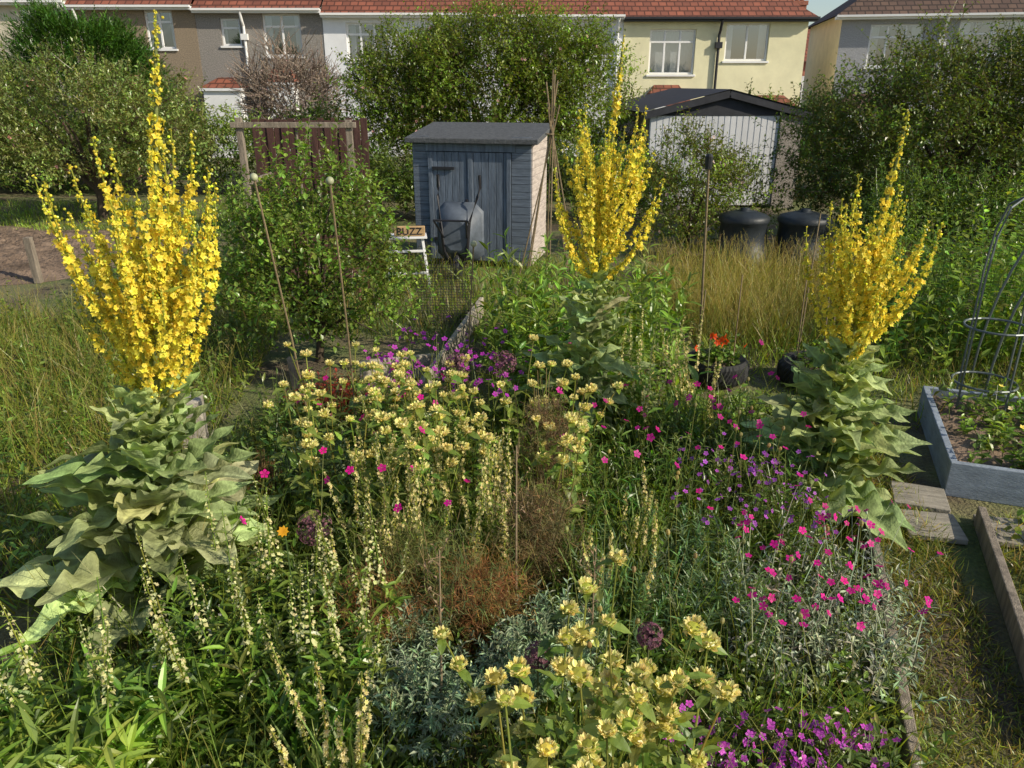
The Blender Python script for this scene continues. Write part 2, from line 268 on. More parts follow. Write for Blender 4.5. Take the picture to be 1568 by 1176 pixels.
def house(name,x0,x1,y,eave,wmat,rmat,wins,depth=7,yaw=0,hipl=0,hipr=0,pipes=(),bays=(),ridge=2.5,sidemat=None,pipemat=None):
    root=empty(name,(x0,y,0),yaw); W=x1-x0; wb=Buf()
    xs=sorted(set([0,W]+[v for q in wins for v in q[:2]])); zs=sorted(set([0,eave]+[v for q in wins for v in q[2:4]]))
    for i in range(len(xs)-1):
        for j in range(len(zs)-1):
            cx=(xs[i]+xs[i+1])/2; cz=(zs[j]+zs[j+1])/2
            if any(q[0]<cx<q[1] and q[2]<cz<q[3] for q in wins): continue
            quad(wb,[(xs[i],0,zs[j]),(xs[i+1],0,zs[j]),(xs[i+1],0,zs[j+1]),(xs[i],0,zs[j+1])])
    for q in wins:
        a,c,e,f=q[:4]; d=.1
        quad(wb,[(a,0,e),(a,d,e),(a,d,f),(a,0,f)]);quad(wb,[(c,0,e),(c,0,f),(c,d,f),(c,d,e)]);quad(wb,[(a,0,e),(c,0,e),(c,d,e),(a,d,e)]);quad(wb,[(a,0,f),(a,d,f),(c,d,f),(c,0,f)])
    for xx in(0,W): quad(wb,[(xx,0,0),(xx,depth,0),(xx,depth,eave),(xx,0,eave)],1)
    quad(wb,[(0,depth,0),(W,depth,0),(W,depth,eave),(0,depth,eave)])
    if not hipl: wb.add([(0,0,eave),(0,depth,eave),(0,depth/2,eave+ridge-.1)],[(0,1,2)],mi=1)
    if not hipr: wb.add([(W,0,eave),(W,depth,eave),(W,depth/2,eave+ridge-.1)],[(0,1,2)],mi=1)
    wb.build('walls',[wmat,sidemat or wmat],root)
    rb=Buf(); o=.28; zl=eave-.06; rl=hipl; rr=hipr; el=.25 if hipl else 0; er=.25 if hipr else 0
    p=[(-el,-o,zl),(W+er,-o,zl),(W-rr,depth/2,eave+ridge),(rl,depth/2,eave+ridge),(-el,depth+o,zl),(W+er,depth+o,zl)]
    quad(rb,[p[0],p[1],p[2],p[3]]);quad(rb,[p[5],p[4],p[3],p[2]])
    if hipl: rb.add([p[4],p[0],p[3]],[(0,1,2)])
    if hipr: rb.add([p[1],p[5],p[2]],[(0,1,2)])
    rb.build('roof_tiles',rmat,root)
    tb=Buf(); box(tb,-el,W+er,-o-.02,.02,zl-.14,zl-.03)
    box(tb,-el,W+er,-o-.13,-o-.025,zl-.07,zl+.0)
    tb.build('fascia_gutter',M_upvc if not pipemat else pipemat,root)
    fb,gb,cb=Buf(),Buf(),Buf()
    for q in wins: winframe(fb,gb,cb,*q[:4],q[4],q[5],curt=q[6] if len(q)>6 else 2)
    fb.build('window_frames',M_upvc,root,bevel=.008); gb.build('window_glass',M_glass,root); cb.build('curtains',[M_curt,M_dark],root)
    if pipes:
        pb=Buf()
        for x in pipes:
            tube(pb,[(x,-o-.07,zl-.1),(x,-.2,zl-.4),(x,-.08,zl-.55),(x,-.08,0)],.05,8)
            box(pb,x-.12,x+.12,-.17,-.01,zl-1.0,zl-.8)
        pb.build('downpipe',pipemat or M_upvc,root)
    for k,(a,c,zl_,zh_,dd) in enumerate(bays):
        bb=Buf(); i=.45; V=[(a,-dd,zl_),(c,-dd,zl_),(c-i,-.01,zh_),(a+i,-.01,zh_),(a-.1,-.01,zl_),(c+.1,-.01,zl_)]
        quad(bb,[V[0],V[1],V[2],V[3]]); bb.add([V[4],V[0],V[3]],[(0,1,2)]); bb.add([V[1],V[5],V[2]],[(0,1,2)])
        bb.build('bay_roof',rmat,root); b2=Buf(); box(b2,a+.1,c-.1,-dd+.1,-.02,0,zl_-.1); box(b2,a,c,-dd,-.03,zl_-.1,zl_-.01); b2.build('bay_walls',M_white,root)
    return root
T_red=tilemat('red_tiles',(.29,.095,.055),(.19,.065,.04)); T_brn=tilemat('brown_tiles',(.14,.085,.06),(.10,.06,.045))
W_cream=pmat('cream_render',(.76,.72,.48),.85,1.2,.1,.3,60); W_white=pmat('white_render',(.78,.79,.82),.85,1.2,.08,.3,60)
W_grey=pmat('grey_pebbledash',(.28,.26,.24),.95,30,.45,.9,70); W_brn=pmat('brown_pebbledash',(.29,.23,.165),.95,30,.4,.9,70); W_beige=pmat('beige_render',(.56,.51,.40),.9,2,.12,.3,60)
W_grey2=pmat('grey_pebbledash_pale',(.38,.385,.41),.95,30,.35,.9,70); W_brick=pmat('red_brick_wall',(.30,.12,.08),.9,9,.35,.5,40); W_yel=pmat('yellow_render',(.78,.68,.48),.9,2,.1)
house('cream_terraced_house',3.96,10.5,30,4.78,W_cream,T_red,[(.95,2.6,2.85,4.35,3,.72,1),(3.65,5.2,3.3,4.55,2,.0)],hipr=3.,pipes=(3.4,),bays=[(.75,2.55,1.8,2.5,.9),(4.2,6.4,1.7,2.15,.8)],pipemat=M_blackmet)
house('white_terraced_house',-1.25,3.955,30.02,4.85,W_white,T_red,[(3.4,4.8,3.5,4.5,2,.7),(.6,2.2,3.0,4.4,3,.7)],pipes=(5.0,))
house('white_terraced_house.001',-6.7,-1.255,30.0,4.9,W_white,T_red,[(.8,2.3,3.3,4.55,3,.7),(3.3,4.8,3.0,4.4,3,.7)],pipes=(5.2,))
house('grey_terraced_house',-11.2,-6.705,30.02,5.05,W_grey,T_red,[(.85,1.55,3.8,4.7,1,.65),(2.35,3.7,3.45,4.85,2,.7)],pipes=(1.7,),bays=[(2.3,3.5,2.6,3.2,.7),(.1,1.6,2.4,2.75,.8)])
house('brown_terraced_house',-15.6,-11.205,30,5.15,W_brn,T_red,[(2.6,3.6,3.7,4.95,2,.7)],pipes=(.3,))
house('beige_terraced_house',-21,-15.605,30.02,5.3,W_beige,T_brn,[(3.6,4.7,4.3,5.1,2,.0),(1,2,4.2,5.1,2,0)],pipes=(5.2,))
house('grey_semidetached_house',11.75,21,30.2,4.85,W_grey2,T_brn,[(1.0,2.8,3.1,4.5,3,.7),(3.9,6.1,3.5,4.6,4,.6)],yaw=R_(-11),hipl=3.4,pipes=(3.4,),bays=[(-.0+.1,2.4,1.5,2.2,.9)],sidemat=W_yel)
rr=empty('red_brick_house',(12.3,41,0))
b=Buf(); box(b,0,6,0,6,0,3.6,0); box(b,1.95,2.75,2.6,3.4,4.0,6.3,0); box(b,1.9,2.8,2.55,3.45,6.3,6.5,0)
for i in range(3): lathe(b,[(.1,0),(.12,.05),(.1,.35),(.0,.35)],8,(2.1+i*.25,3,6.5))
b.build('walls_chimney',[W_brick],rr)
b=Buf(); quad(b,[(-.2,-.3,3.55),(6.2,-.3,3.55),(6.2,3,5.3),(-.2,3,5.3)]); quad(b,[(6.2,6.3,3.55),(-.2,6.3,3.55),(-.2,3,5.3),(6.2,3,5.3)]); b.build('roof_tiles',T_red,rr)
b=Buf(); box(b,.3,3.5,-.9,-.02,0,2.9); b.build('white_bay',M_white,rr)
f,g,c=Buf(),Buf(),Buf(); winframe(f,g,c,.9,2.7,1.3,2.6,2,.7,d=-.97,curt=2); f.build('window_frames',M_upvc,rr); g.build('window_glass',M_blackmet,rr)
b=Buf(); tube(b,[(4.2,0,0),(4.2,0,1.6)],.03,6)
for i in range(5): beam(b,(3.7+i*.2,-.2,1.5),(3.7+i*.2,.2,1.5),.02)
beam(b,(3.6,0,1.5),(4.7,0,1.5),.02); b.build('tv_aerial',M_blackmet,loc=(10.9,33.6,5.3))
# ------------------------------------------------------------ garage
g=empty('garage',(2.9,17,0)); gw=3.2
W_garage=pmat('white_metal_door',(.64,.65,.67),.5,2,.12,stretch=(1,1,.4)); W_peb=pmat('concrete_pebbledash',(.30,.27,.24),.95,35,.5,1.,60); W_felt=pmat('dark_fascia',(.03,.032,.04),.7,5,.3)
b=Buf(); box(b,0,2.72,.05,.1,.05,1.9)
for i in range(21): box(b,.015+i*.129,.015+i*.129+.11,.040,.052,.06,1.89)
b.build('door_panels',W_garage,g,bevel=.004)
b=Buf(); box(b,2.73,gw,0,.3,0,1.9); box(b,gw-.15,gw,.3,6,0,1.9); box(b,0,.15,.3,6,0,1.9); b.build('side_walls',W_peb,g)
b=Buf(); b.add([(-.05,.03,1.9),(gw+.05,.03,1.9),(gw+.05,.03,1.97),(gw/2,.03,2.3),(-.05,.03,1.97)],[(0,1,2,3,4)])
beam(b,(-.15,-.05,1.9),(gw/2,-.05,2.33),.06,.14); beam(b,(gw/2,-.05,2.33),(gw+.15,-.05,1.9),.06,.14)
quad(b,[(-.2,-.1,1.98),(gw/2,-.1,2.42),(gw/2,6,2.42),(-.2,6,1.98)]);quad(b,[(gw/2,-.1,2.42),(gw+.2,-.1,1.98),(gw+.2,6,1.98),(gw/2,6,2.42)])
b.build('roof_fascia',W_felt,g)
# ------------------------------------------------------------ shed
M_shed=pmat('blue_grey_painted_boards',(.125,.155,.20),.75,5,.35,.3,30,stretch=(5,5,.6)); M_shedh=pmat('blue_grey_boards_horizontal',(.14,.17,.215),.75,5,.35,.3,30,stretch=(.6,.6,8)); M_pale=pmat('bare_boards',(.46,.40,.36),.8,4,.3,.3,20,stretch=(1,1,6))
s=empty('garden_shed',(-1.41,11.42,0),R_(-13.5)); W_,D_=1.72,1.05
b=Buf()
z=.05
while z<1.74:
    h=.105; box(b,0,.24,-.012,.02,z,z+h-.006,1); box(b,1.45,W_,-.012,.02,z,z+h-.006,1); box(b,W_,W_+.018,.02,D_,z,z+h-.006,2); box(b,-.018,0,.02,D_,z,z+h-.006,1); z+=h
box(b,.02,W_-.02,.025,D_-.02,.03,1.72,3)
b.build('wall_cladding',[M_shed,M_shedh,M_pale,M_dark],s)
b=Buf()
for i in range(11): x=.26+i*.1075; box(b,x,x+.102,-.03,.01,.1,1.62+(.0),0)
for x in(.25,.84,1.40): box(b,x-.02,x+.045,-.045,-.031,.1,1.62)
box(b,.2,1.5,-.03,.012,1.63,1.74); b.build('double_doors',[M_shed],s,bevel=.004)
b=Buf(); rf=[(-.08,-.12,1.74),(W_+.12,-.12,1.74),(W_+.12,D_+.1,1.9),(-.08,D_+.1,1.9)]; t=.07
V=[p for p in rf]+[(x,y,zz+t) for x,y,zz in rf]; b.add(V,[(3,2,1,0),(4,5,6,7),(0,1,5,4),(1,2,6,5),(2,3,7,6),(3,0,4,7)]); b.build('felt_roof',pmat('roofing_felt',(.09,.095,.10),.85,20,.35,.6,80),s,bevel=.01)
b=Buf(); beam(b,(.80,-.06,.85),(.80,-.06,.98),.03); beam(b,(.3,-.05,.4),(.62,-.05,.4),.02,.04); beam(b,(.3,-.05,1.4),(.62,-.05,1.4),.02,.04); b.build('hinges_latch',M_blackmet,s)
# ------------------------------------------------------------ wheelbarrow stood on its nose
wbr=empty('wheelbarrow',(-.72,10.55,0),R_(-10))
b=Buf()
ring=lambda w,h,y,cz:[(-w/2,y,cz-h/2+.1),(-w/2+.1,y,cz-h/2),(w/2-.1,y,cz-h/2),(w/2,y,cz-h/2+.1),(w/2,y,cz+h/2-.12),(w/2-.12,y,cz+h/2),(-w/2+.12,y,cz+h/2),(-w/2,y,cz+h/2-.12)]
rs=[ring(.34,.40,-.22,.62),ring(.42,.5,-.2,.63),ring(.60,.74,.06,.62),ring(.66,.8,.07,.62),ring(.62,.76,.09,.62)]
F=[(i*8+j,i*8+(j+1)%8,(i+1)*8+(j+1)%8,(i+1)*8+j) for i in range(4) for j in range(8)]
b.add(sum(rs,[]),F); b.add(rs[0],[(7,6,5,4,3,2,1,0)]); b.build('tub',pmat('grey_tub',(.10,.12,.15),.5,5,.3),wbr,smooth=True)
b=Buf()
for sx in(-1,1): tube(b,[(sx*.07,-.1,.16),(sx*.16,-.22,.4),(sx*.2,-.24,.8),(sx*.27,-.05,1.1),(sx*.29,.05,1.22),(sx*.285,.03,1.38)],.02,8); tube(b,[(sx*.2,-.24,.8),(sx*.22,-.5,.86),(sx*.16,-.24,.6)],.014,6)
tube(b,[(-.22,-.5,.86),(.22,-.5,.86)],.014,6); b.build('frame_handles',M_blackmet,wbr,smooth=True)
b=Buf()
th=np.linspace(0,6.2832,21)[:-1]; tube(b,[(0,-.1+.15*math.cos(a),.19+.15*math.sin(a)) for a in th],.045,8,closed=True); tube(b,[(-.09,-.1,.19),(.09,-.1,.19)],.02,8); tube(b,[(0,-.1+.08*math.cos(a),.19+.08*math.sin(a)) for a in th],.03,8,closed=True)
b.build('wheel',M_blackpl,wbr,smooth=True)
# ------------------------------------------------------------ white stool and sign
st=empty('white_garden_stool',(-1.38,10.1,0),R_(8)); b=Buf()
for i in range(4): box(b,-.26,.26,-.16+i*.083,-.16+i*.083+.07,.64,.665)
for sx in(-1,1):
    for sy in(-1,1): beam(b,(sx*.2,sy*.1,.64),(sx*.27,sy*.22,0),.035,.035)
    beam(b,(sx*.235,-.16,.33),(sx*.235,.16,.33),.025)
beam(b,(-.25,-.19,.2),(.25,-.19,.2),.03); beam(b,(-.22,-.14,.48),(.22,-.14,.48),.03); b.build('stool_frame',M_white,st,bevel=.004)
sg=empty('wooden_name_sign',(-1.33,10.02,.668),R_(5)); b=Buf(); box(b,-.2,.2,-.02,.02,0,.13); b.build('board',pmat('sign_wood',(.42,.28,.14),.7,6,.3,stretch=(1,4,8)),sg,bevel=.01)
cu=bpy.data.curves.new('letters','FONT'); cu.body='BUZZ'; cu.size=.13; cu.align_x='CENTER'; cu.extrude=.003; to=bpy.data.objects.new('letters',cu); sc.collection.objects.link(to); to.parent=sg; to.location=(0,-.025,.022); to.rotation_euler=(R_(90),0,0); to.data.materials.append(M_blackmet)
bn=empty('wooden_bench',(-1.72,8.9,0),R_(-10)); b=Buf()
for i in range(4): box(b,-.9,.0,-.2+i*.11,-.2+i*.11+.09,.42,.45)
for i in range(3): box(b,-.9,.0,.25,.275,.52+i*.11,.6+i*.11)
for x in(-.86,-.04):
    box(b,x-.03,x+.03,.2,.25,0,.85); box(b,x-.03,x+.03,-.2,-.15,0,.42); box(b,x-.03,x+.03,-.15,.2,.36,.418)
b.build('bench_timbers',pmat('bench_wood',(.12,.06,.04),.8,5,.4,stretch=(1,5,5)),bn,bevel=.005)
# ------------------------------------------------------------ timber frame, fences, posts, poles
b=Buf(); beam(b,(-4.02,12,0),(-4.04,12,2.05),.09); beam(b,(-2.4,12,0),(-2.42,12,2.02),.09); beam(b,(-4.15,11.94,1.95),(-2.3,11.94,1.95),.05,.08); beam(b,(-4.04,12,1.1),(-4.04,13.4,1.1),.05,.08); beam(b,(-3.2,12,0),(-3.2,12,1.9),.03)
b.build('timber_post_frame',M_wood,bevel=.006)
b=Buf()
for i in range(16): box(b,-4.5+i*.125,-4.5+i*.125+.115,14+.02*(i%2),14.03+.02*(i%2),0,1.95+.02*math.sin(i*3))
box(b,-4.5,-2.5,14.06,14.1,.4,.5);box(b,-4.5,-2.5,14.06,14.1,1.5,1.6); b.build('brown_wooden_fence',pmat('brown_fence_wood',(.075,.035,.028),.85,5,.4,.3,stretch=(5,5,.6)),bevel=.003)
b=Buf()
for i in range(60): box(b,-21+i*.2,-21+i*.2+.19,21+.02*(i%2),21.03+.02*(i%2),0,2.1)
b.build('grey_boundary_fence',M_wood)
for nm,p,q,r in[('wooden_stake',(-6.4,10.2,0),(-6.42,10.2,.62),.09),('wooden_stake',(-1.9,6.3,0),(-1.92,6.3,.3),.06)]:
    b=Buf(); beam(b,p,q,r); b.build(nm,M_wood,bevel=.008)
M_cane=pmat('bamboo_cane',(.20,.15,.085),.6,10,.35,stretch=(1,1,4)); M_ball=pmat('green_ball',(.36,.38,.24),.5,10,.15)
for p,q,ball in[((-1.33,4.75,0),(-1.5,4.6,2.0),1),((-1.08,4.9,0),(-1.06,4.6,1.98),1),((-.40,5.7,0),(-.28,5.6,1.42),1)]:
    r_=empty('bamboo_cane_with_ball',p); b=Buf(); q_=A(*q)-A(*p); tube(b,[(0,0,0),tuple(q_*.5+A(.01,0,0)),tuple(q_)],.006,6); b.build('cane',M_cane,r_)
    b=Buf(); inst(b,ball_t(12,8),[q_],A(0,0,1),.024,(1,1,1)); b.build('ball_cap',M_ball,r_,smooth=True)
r_=empty('garden_pole',(1.73,6.7,0)); b=Buf(); tube(b,[(0,0,0),(-.1,-.1,1.9)],.011,8); b.build('pole',M_cane,r_); b=Buf(); lathe(b,[(0,0),(.03,0),(.034,.1),(.02,.12),(0,.12)],10,(-.1,-.1,1.85)); b.build('pole_cap',M_blackpl,r_)
b=Buf()
for i in range(8):
    a=i/8*6.28; f_=A(.42+.42*math.cos(a),9+.42*math.sin(a),0); ap=A(.42,9,2.0)+rng.normal(0,.03,3); d=(ap-f_); e_=ap+d*rng.uniform(.12,.34); tube(b,[f_,ap,e_],.008,6)
tube(b,[(.42+.05*math.cos(t),9+.05*math.sin(t),1.99) for t in np.linspace(0,6,12)],.006,5); b.build('bamboo_cane_wigwam',M_cane)
b=Buf()
for x,y,h in[(2.55,6.5,1.5),(2.75,6.4,1.35),(2.62,6.7,1.1),(1.6,6.3,.9),(1.95,6.4,1.0),(2.9,6.6,.8)]: tube(b,[(x,y,0),(x+rng.normal(0,.05),y,h)],.006,5)
b.build('bamboo_canes',M_cane)
b=Buf(); 
for i in range(22): tube(b,[(-1.05+i*.03,8.2,.0),(-1.05+i*.03,8.2,.75)],.0025,4)
for i in range(24): tube(b,[(-1.05,8.2,.03*i),(-.42,8.2,.03*i)],.0025,4)
b.build('black_wire_netting',M_blackmet)
b=Buf(); 
for x0,y0,x1,y1 in[(-1.35,6.4,-.7,6.6),(-.75,5.9,-.35,8.6)]: beam(b,(x0,y0,.12),(x1,y1,.12),.05,.22)
b.build('sleeper_edging',pmat('pale_timber',(.34,.30,.24),.85,5,.35,.4),bevel=.01)
b=Buf(); box(b,-.09,.09,-.1,.1,0,.42); b.build('concrete_post',pmat('concrete',(.34,.31,.26),.9,8,.3,.5),loc=(-2.32,5.1,0),rot=.3,bevel=.015)
# ------------------------------------------------------------ compost bins, tyres
M_bin=pmat('compost_bin_plastic',(.022,.028,.034),.5,4,.4,.1)
for x,y,s_ in((3.38,11.3,1.05),(4.22,11.2,1.1)):
    r_=empty('compost_bin',(x,y,0)); b=Buf(); lathe(b,[(.38*s_,0),(.36*s_,.25),(.34*s_,.27),(.31*s_,.62),(.33*s_,.64),(.33*s_,.68),(.27*s_,.70)],28,(0,0,0)); b.build('bin_body',M_bin,r_,smooth=True)
    b=Buf(); lathe(b,[(.34*s_,.66),(.345*s_,.71),(.30*s_,.75),(.14*s_,.80),(.07,.80),(.07,.84),(.0,.845)],28,(0,0,0)); b.build('lid',M_bin,r_,smooth=True)
M_tyre=pmat('tyre_rubber',(.018,.018,.018),.75,12,.4,.2)
tread=lambda i,th:(.018*np.sign(np.sin(48*th+(i%2)*1.5)) if 2<=i<=6 else 0*th)
for x,y,rad,nst in((1.83,6.5,.28,1),(2.70,6.4,.32,1)):
    r_=empty('tyre_planter',(x,y,0)); b=Buf(); lathe(b,[(rad*.72,.02),(rad*.9,.0),(rad,.035),(rad*1.02,.07),(rad*1.02,.10),(rad*1.02,.13),(rad,.165),(rad*.9,.20),(rad*.72,.18),(rad*.68,.14)],96,(0,0,.03),mod=tread)
    b.build('tyre',M_tyre,r_); b=Buf(); lathe(b,[(rad*.75,.17),(rad*.4,.19),(.0,.20)],16,(0,0,0)); b.build('compost',M_soil,r_)
    b=Buf(); n=60; P=np.stack([rng.normal(0,.1,n),rng.normal(0,.1,n),np.full(n,.17)],1); twigs(b,P,up(n,.6),rng.uniform(.1,.32,n),7,.05,.05,tj((.09,.17,.04),n),lift=.3)
    if x<2: inst(b,FL5,np.stack([rng.normal(0,.13,11),rng.normal(-.05,.08,11),rng.uniform(.35,.5,11)],1),outd(11,.1,.8)-A(0,.5,0),.034,A(.85,.10,.015),1)
    b.build('nasturtium_plant',[M_leaf,M_pet],r_)
# ------------------------------------------------------------ raised bed etc
M_bed=pmat('blue_grey_bed_paint',(.25,.29,.345),.7,5,.25,.2,30,stretch=(1,1,5))
rbed=empty('raised_bed',(2.82,4.42,0),R_(-20)); b=Buf(); bw,bd=1.6,1.45
box(b,0,bw,0,.045,0,.24);box(b,0,bw,bd-.045,bd,0,.24);box(b,0,.045,.047,bd-.047,0,.238);box(b,bw-.045,bw,.047,bd-.047,0,.238); b.build('bed_boards',M_bed,rbed,bevel=.005)
b=Buf(); N=30; X,Y=np.meshgrid(np.linspace(.046,bw-.046,N),np.linspace(.046,bd-.046,N)); I=np.arange(N*N).reshape(N,N); b.add(np.stack([X,Y,.15+.04*rng.random(X.shape)],-1),np.stack([I[:-1,:-1],I[:-1,1:],I[1:,1:],I[1:,:-1]],-1).reshape(-1,4)); b.build('bed_soil',M_soil,rbed,smooth=True)
b=Buf(); n=260; P=pts(n,[(.1,.1),(bw-.1,.1),(bw-.1,bd-.1),(.1,bd-.1)],.17); P=P[(P[:,0]+rng.normal(0,.3,n))>.3]; n=len(P); twigs(b,P,up(n,.35),rng.uniform(.08,.35,n),9,.085,.045,tj((.10,.18,.045),n,.3),lift=.35); inst(b,FL5,P[:14]+A(0,0,.3),outd(14,.2,1),.022,A(.8,.8,.8)); b.build('bed_plants',M_leaf,rbed)
M_hoop=pmat('galvanised_wire',(.13,.15,.15),.4,6,.25,metal=.3)
ps=empty('metal_plant_support',(3.62,5.5,.1)); b=Buf()
for k,zz,rr_ in((0,.28,.22),(1,.72,.22)): tube(b,[(rr_*math.cos(t),rr_*math.sin(t),zz) for t in np.linspace(0,6.2832,25)[:-1]],.009,6,closed=True)
for a in(0.3,1.87):
    c_,s_=math.cos(a),math.sin(a); tube(b,[(.22*q*c_,.22*q*s_,z_) for q,z_ in((-1,0),(-1,.6),(-1,1.1),(-.9,1.4),(-.6,1.6),(0,1.68),(.6,1.6),(.9,1.4),(1,1.1),(1,.6),(1,0))],.009,6)
b.build('support_rings_legs',M_hoop,ps)
b=Buf()
for yy in(0,.55): tube(b,[(.55*math.cos(t),yy,.05+1.5*math.sin(t)) for t in np.linspace(0,math.pi,20)],.010,6)
tube(b,[(0,-.02,1.55),(0,.57,1.55)],.008,6); b.build('garden_hoop_arch',M_hoop,loc=(4.35,5.6,.1),rot=-.35)
b=Buf()
beam(b,(1.5,2.1,.06),(2.22,4.25,.06),.045,.12); b.build('timber_edging_board',M_wood,bevel=.006)
b=Buf(); beam(b,(2.15,2.3,.07),(2.83,4.05,.07),.045,.13); b.build('timber_edging_board',M_wood,bevel=.006)
M_plank=pmat('plywood_board',(.30,.27,.22),.85,5,.35,.4,30,stretch=(1,6,1))
for x,y,r_ in((2.62,4.35,-.35),(2.52,4.0,-.22),(2.95,3.93,-.25)):
    b=Buf(); box(b,-.16,.16,-.15,.15,.01,.045); b.build('stepping_board',M_plank,loc=(x,y,0),rot=r_,bevel=.005)
# ------------------------------------------------------------ trees and shrubs
def noise3(p,f=1.,ph=0.):
    x,y,z=(p*f).T; return np.sin(1.7*x+1.1*y+ph)+np.sin(2.3*y-1.3*z+1.3+ph)+np.sin(2.9*z+1.9*x+.7*ph)+.6*np.sin(5.1*x+3.7*z+ph)+.6*np.sin(4.3*y+4.9*x)
def tree(name,base,lobes,ncl,ntw,nl,ll,lw,tint,twl=.35,trunk=.1,nlimb=14,seed=0,gap=-1.2,tm=LEAF2,mat=None,extra=None,hue=.14,sr=.004,upb=.4,bark=(.09,.07,.05)):
    b=Buf(); base=A(*base); C=[];O=[]
    tot=sum(l[1][0]*l[1][1]*l[1][2] for l in lobes)
    for c,r in lobes:
        m=int(ncl*r[0]*r[1]*r[2]/tot); d=outd(m,-.9,1); q=rng.random((m,1))**.33; q=.35+.65*q
        q=q*(1+.16*noise3(d,2.2,seed)[:,None]*.5); C.append(A(*c)+d*q*A(*r)); O.append(d)
    C=np.concatenate(C);O=np.concatenate(O); k=noise3(C,2.2/np.mean(lobes[0][1]),seed)>gap; k&=C[:,2]>.1; C=C[k];O=O[k]
    ct=A(*tint)*np.exp(.30*noise3(C,2.5,seed+2)[:,None]*.6+rng.normal(0,.22,(len(C),1)))*np.exp(rng.normal(0,hue*.5,(len(C),3)))
    P=np.repeat(C,ntw,0)+rng.normal(0,twl*.35,(len(C)*ntw,3)); D=np.repeat(O,ntw,0)*.7+outd(len(P),-.5,1)+A(0,0,upb)
    twigs(b,P,D,rng.uniform(.6,1.3,len(P))*twl,nl,ll,lw,np.repeat(ct,ntw,0),tm,lift=.5,sr=sr,stint=A(*bark))
    cen=A(*lobes[0][0]); z0=base[2]; fork=base+(cen-base)*A(.6,.6,.45)
    tube(b,[base+A(0,0,-.05),base+(fork-base)*.5+A(.04,0,0),fork],[trunk*1.25,trunk,trunk*.85],9,1,bark)
    for i in rng.choice(len(C),min(nlimb,len(C)),replace=False):
        e=C[i]; m_=fork+(e-fork)*.5+A(0,0,.12*np.linalg.norm(e-fork)); tube(b,[base+(fork-base)*rng.uniform(.5,1),m_,e],[trunk*.55,trunk*.32,trunk*.08],6,1,bark)
    if extra: extra(b,C,O)
    return b.build(name,[mat or M_leaf,M_bark,M_pet])
def pinkfl(n,col,fs=.03):
    def f(b,C,O): i=rng.choice(len(C),min(n,len(C)),replace=False); inst(b,FL5,C[i]+O[i]*.25,O[i]+rng.normal(0,.4,(len(i),3)),fs,tj(col,len(i)),2)
    return f
tree('rose_tree',(-.7,19,0),[((-.6,19,2.1),(2.4,1.8,1.8)),((-2.6,18.8,1.7),(1.5,1.4,1.6)),((1.3,18.8,1.9),(1.4,1.3,1.6)),((-2.2,19,2.6),(1.2,1.2,1.2)),((1.0,19,3.0),(1.2,1.1,.9)),((-.5,18.8,2.9),(1.2,1.1,1.0))],1600,7,8,.105,.065,(.10,.17,.038),.42,.14,18,1.,-2.1,extra=pinkfl(260,(.6,.35,.35),.04))
tree('apple_tree',(-8.2,15.6,0),[((-8.1,15.4,1.8),(1.9,1.5,1.0)),((-6.6,15.2,1.7),(1.1,1.,.8)),((-9.6,15,1.8),(1.2,1,1))],620,6,8,.10,.055,(.13,.20,.095),.35,.09,16,2.,-1.2,extra=pinkfl(60,(.6,.3,.3),.04))
tree('small_apple_tree',(-1.88,7.05,0),[((-1.88,7,.95),(.72,.6,.75)),((-1.75,7,1.55),(.4,.35,.5)),((-1.38,6.8,.70),(.5,.45,.45)),((-2.25,7,.8),(.45,.4,.6))],360,4,9,.07,.045,(.105,.19,.05),.28,.035,26,3.,-1.0,tm=LEAF,sr=.003,upb=.8,extra=lambda b,C,O: inst(b,BALL,C[::9]+O[::9]*.1,A(0,0,1),.02,A(.18,.26,.06)))
tree('hawthorn_tree',(7.3,13.2,0),[((7.2,13,1.6),(2.4,1.6,1.5)),((8.8,13,2.2),(1.6,1.4,1.3)),((5.7,12.8,1.2),(1.3,1.0,.9)),((6.6,13,2.4),(.9,.9,.7))],1300,6,8,.09,.055,(.07,.12,.04),.35,.12,18,5.,-1.7)
b=Buf(); n=46; P=np.stack([rng.uniform(5.8,8.6,n),rng.normal(12.8,.4,n),rng.uniform(2.0,2.8,n)],1); twigs(b,P,up(n,.5),rng.uniform(.5,1.1,n),18,.07,.04,tj((.14,.19,.05),n),bend=.25,sr=.006); b.build('rambling_rose',M_leaf)
def conifer():
    b=Buf(); n=3200; a=rng.uniform(0,6.28,n); h=rng.random(n)**.8; H=4.0; rad=2.5*(1-(h)**2.2*.75)*np.sqrt(rng.uniform(.35,1,n))*(1+.12*np.sin(3*a+h*5))
    P=np.stack([-11.3+rad*np.cos(a),22+rad*np.sin(a),h*H*(1+.0*a)],1); P[:,2]+=.25*np.sin(P[:,0]*3)
    D=np.stack([np.cos(a)*.7,np.sin(a)*.7,rng.uniform(.2,1,n)],1); ct=tj((.045,.12,.03),n,.35)
    twigs(b,P,D,rng.uniform(.4,.8,n),14,.16,.045,ct,NEEDLE,lift=.9,sr=.008); tube(b,[(-11.3,22,0),(-11.3,22,3.6)],[.2,.05],8,0,(.08,.06,.04)); return b.build('conifer_tree',[M_leaf])
conifer()
tree('dried_blossom_shrub',(-5.9,22,0),[((-5.9,22,2.2),(1.2,.9,1.0))],260,7,6,.05,.03,(.42,.37,.34),.5,.05,20,4.,-2,mat=M_dry,sr=.012,bark=(.25,.2,.17))
tree('dog_rose_shrub',(2.7,12,0),[((2.7,12,.9),(.75,.6,.9)),((3.5,12.6,.7),(.6,.5,.7))],340,5,8,.075,.045,(.11,.175,.05),.3,.04,12,6.,-1.3,extra=pinkfl(40,(.6,.5,.5),.035))
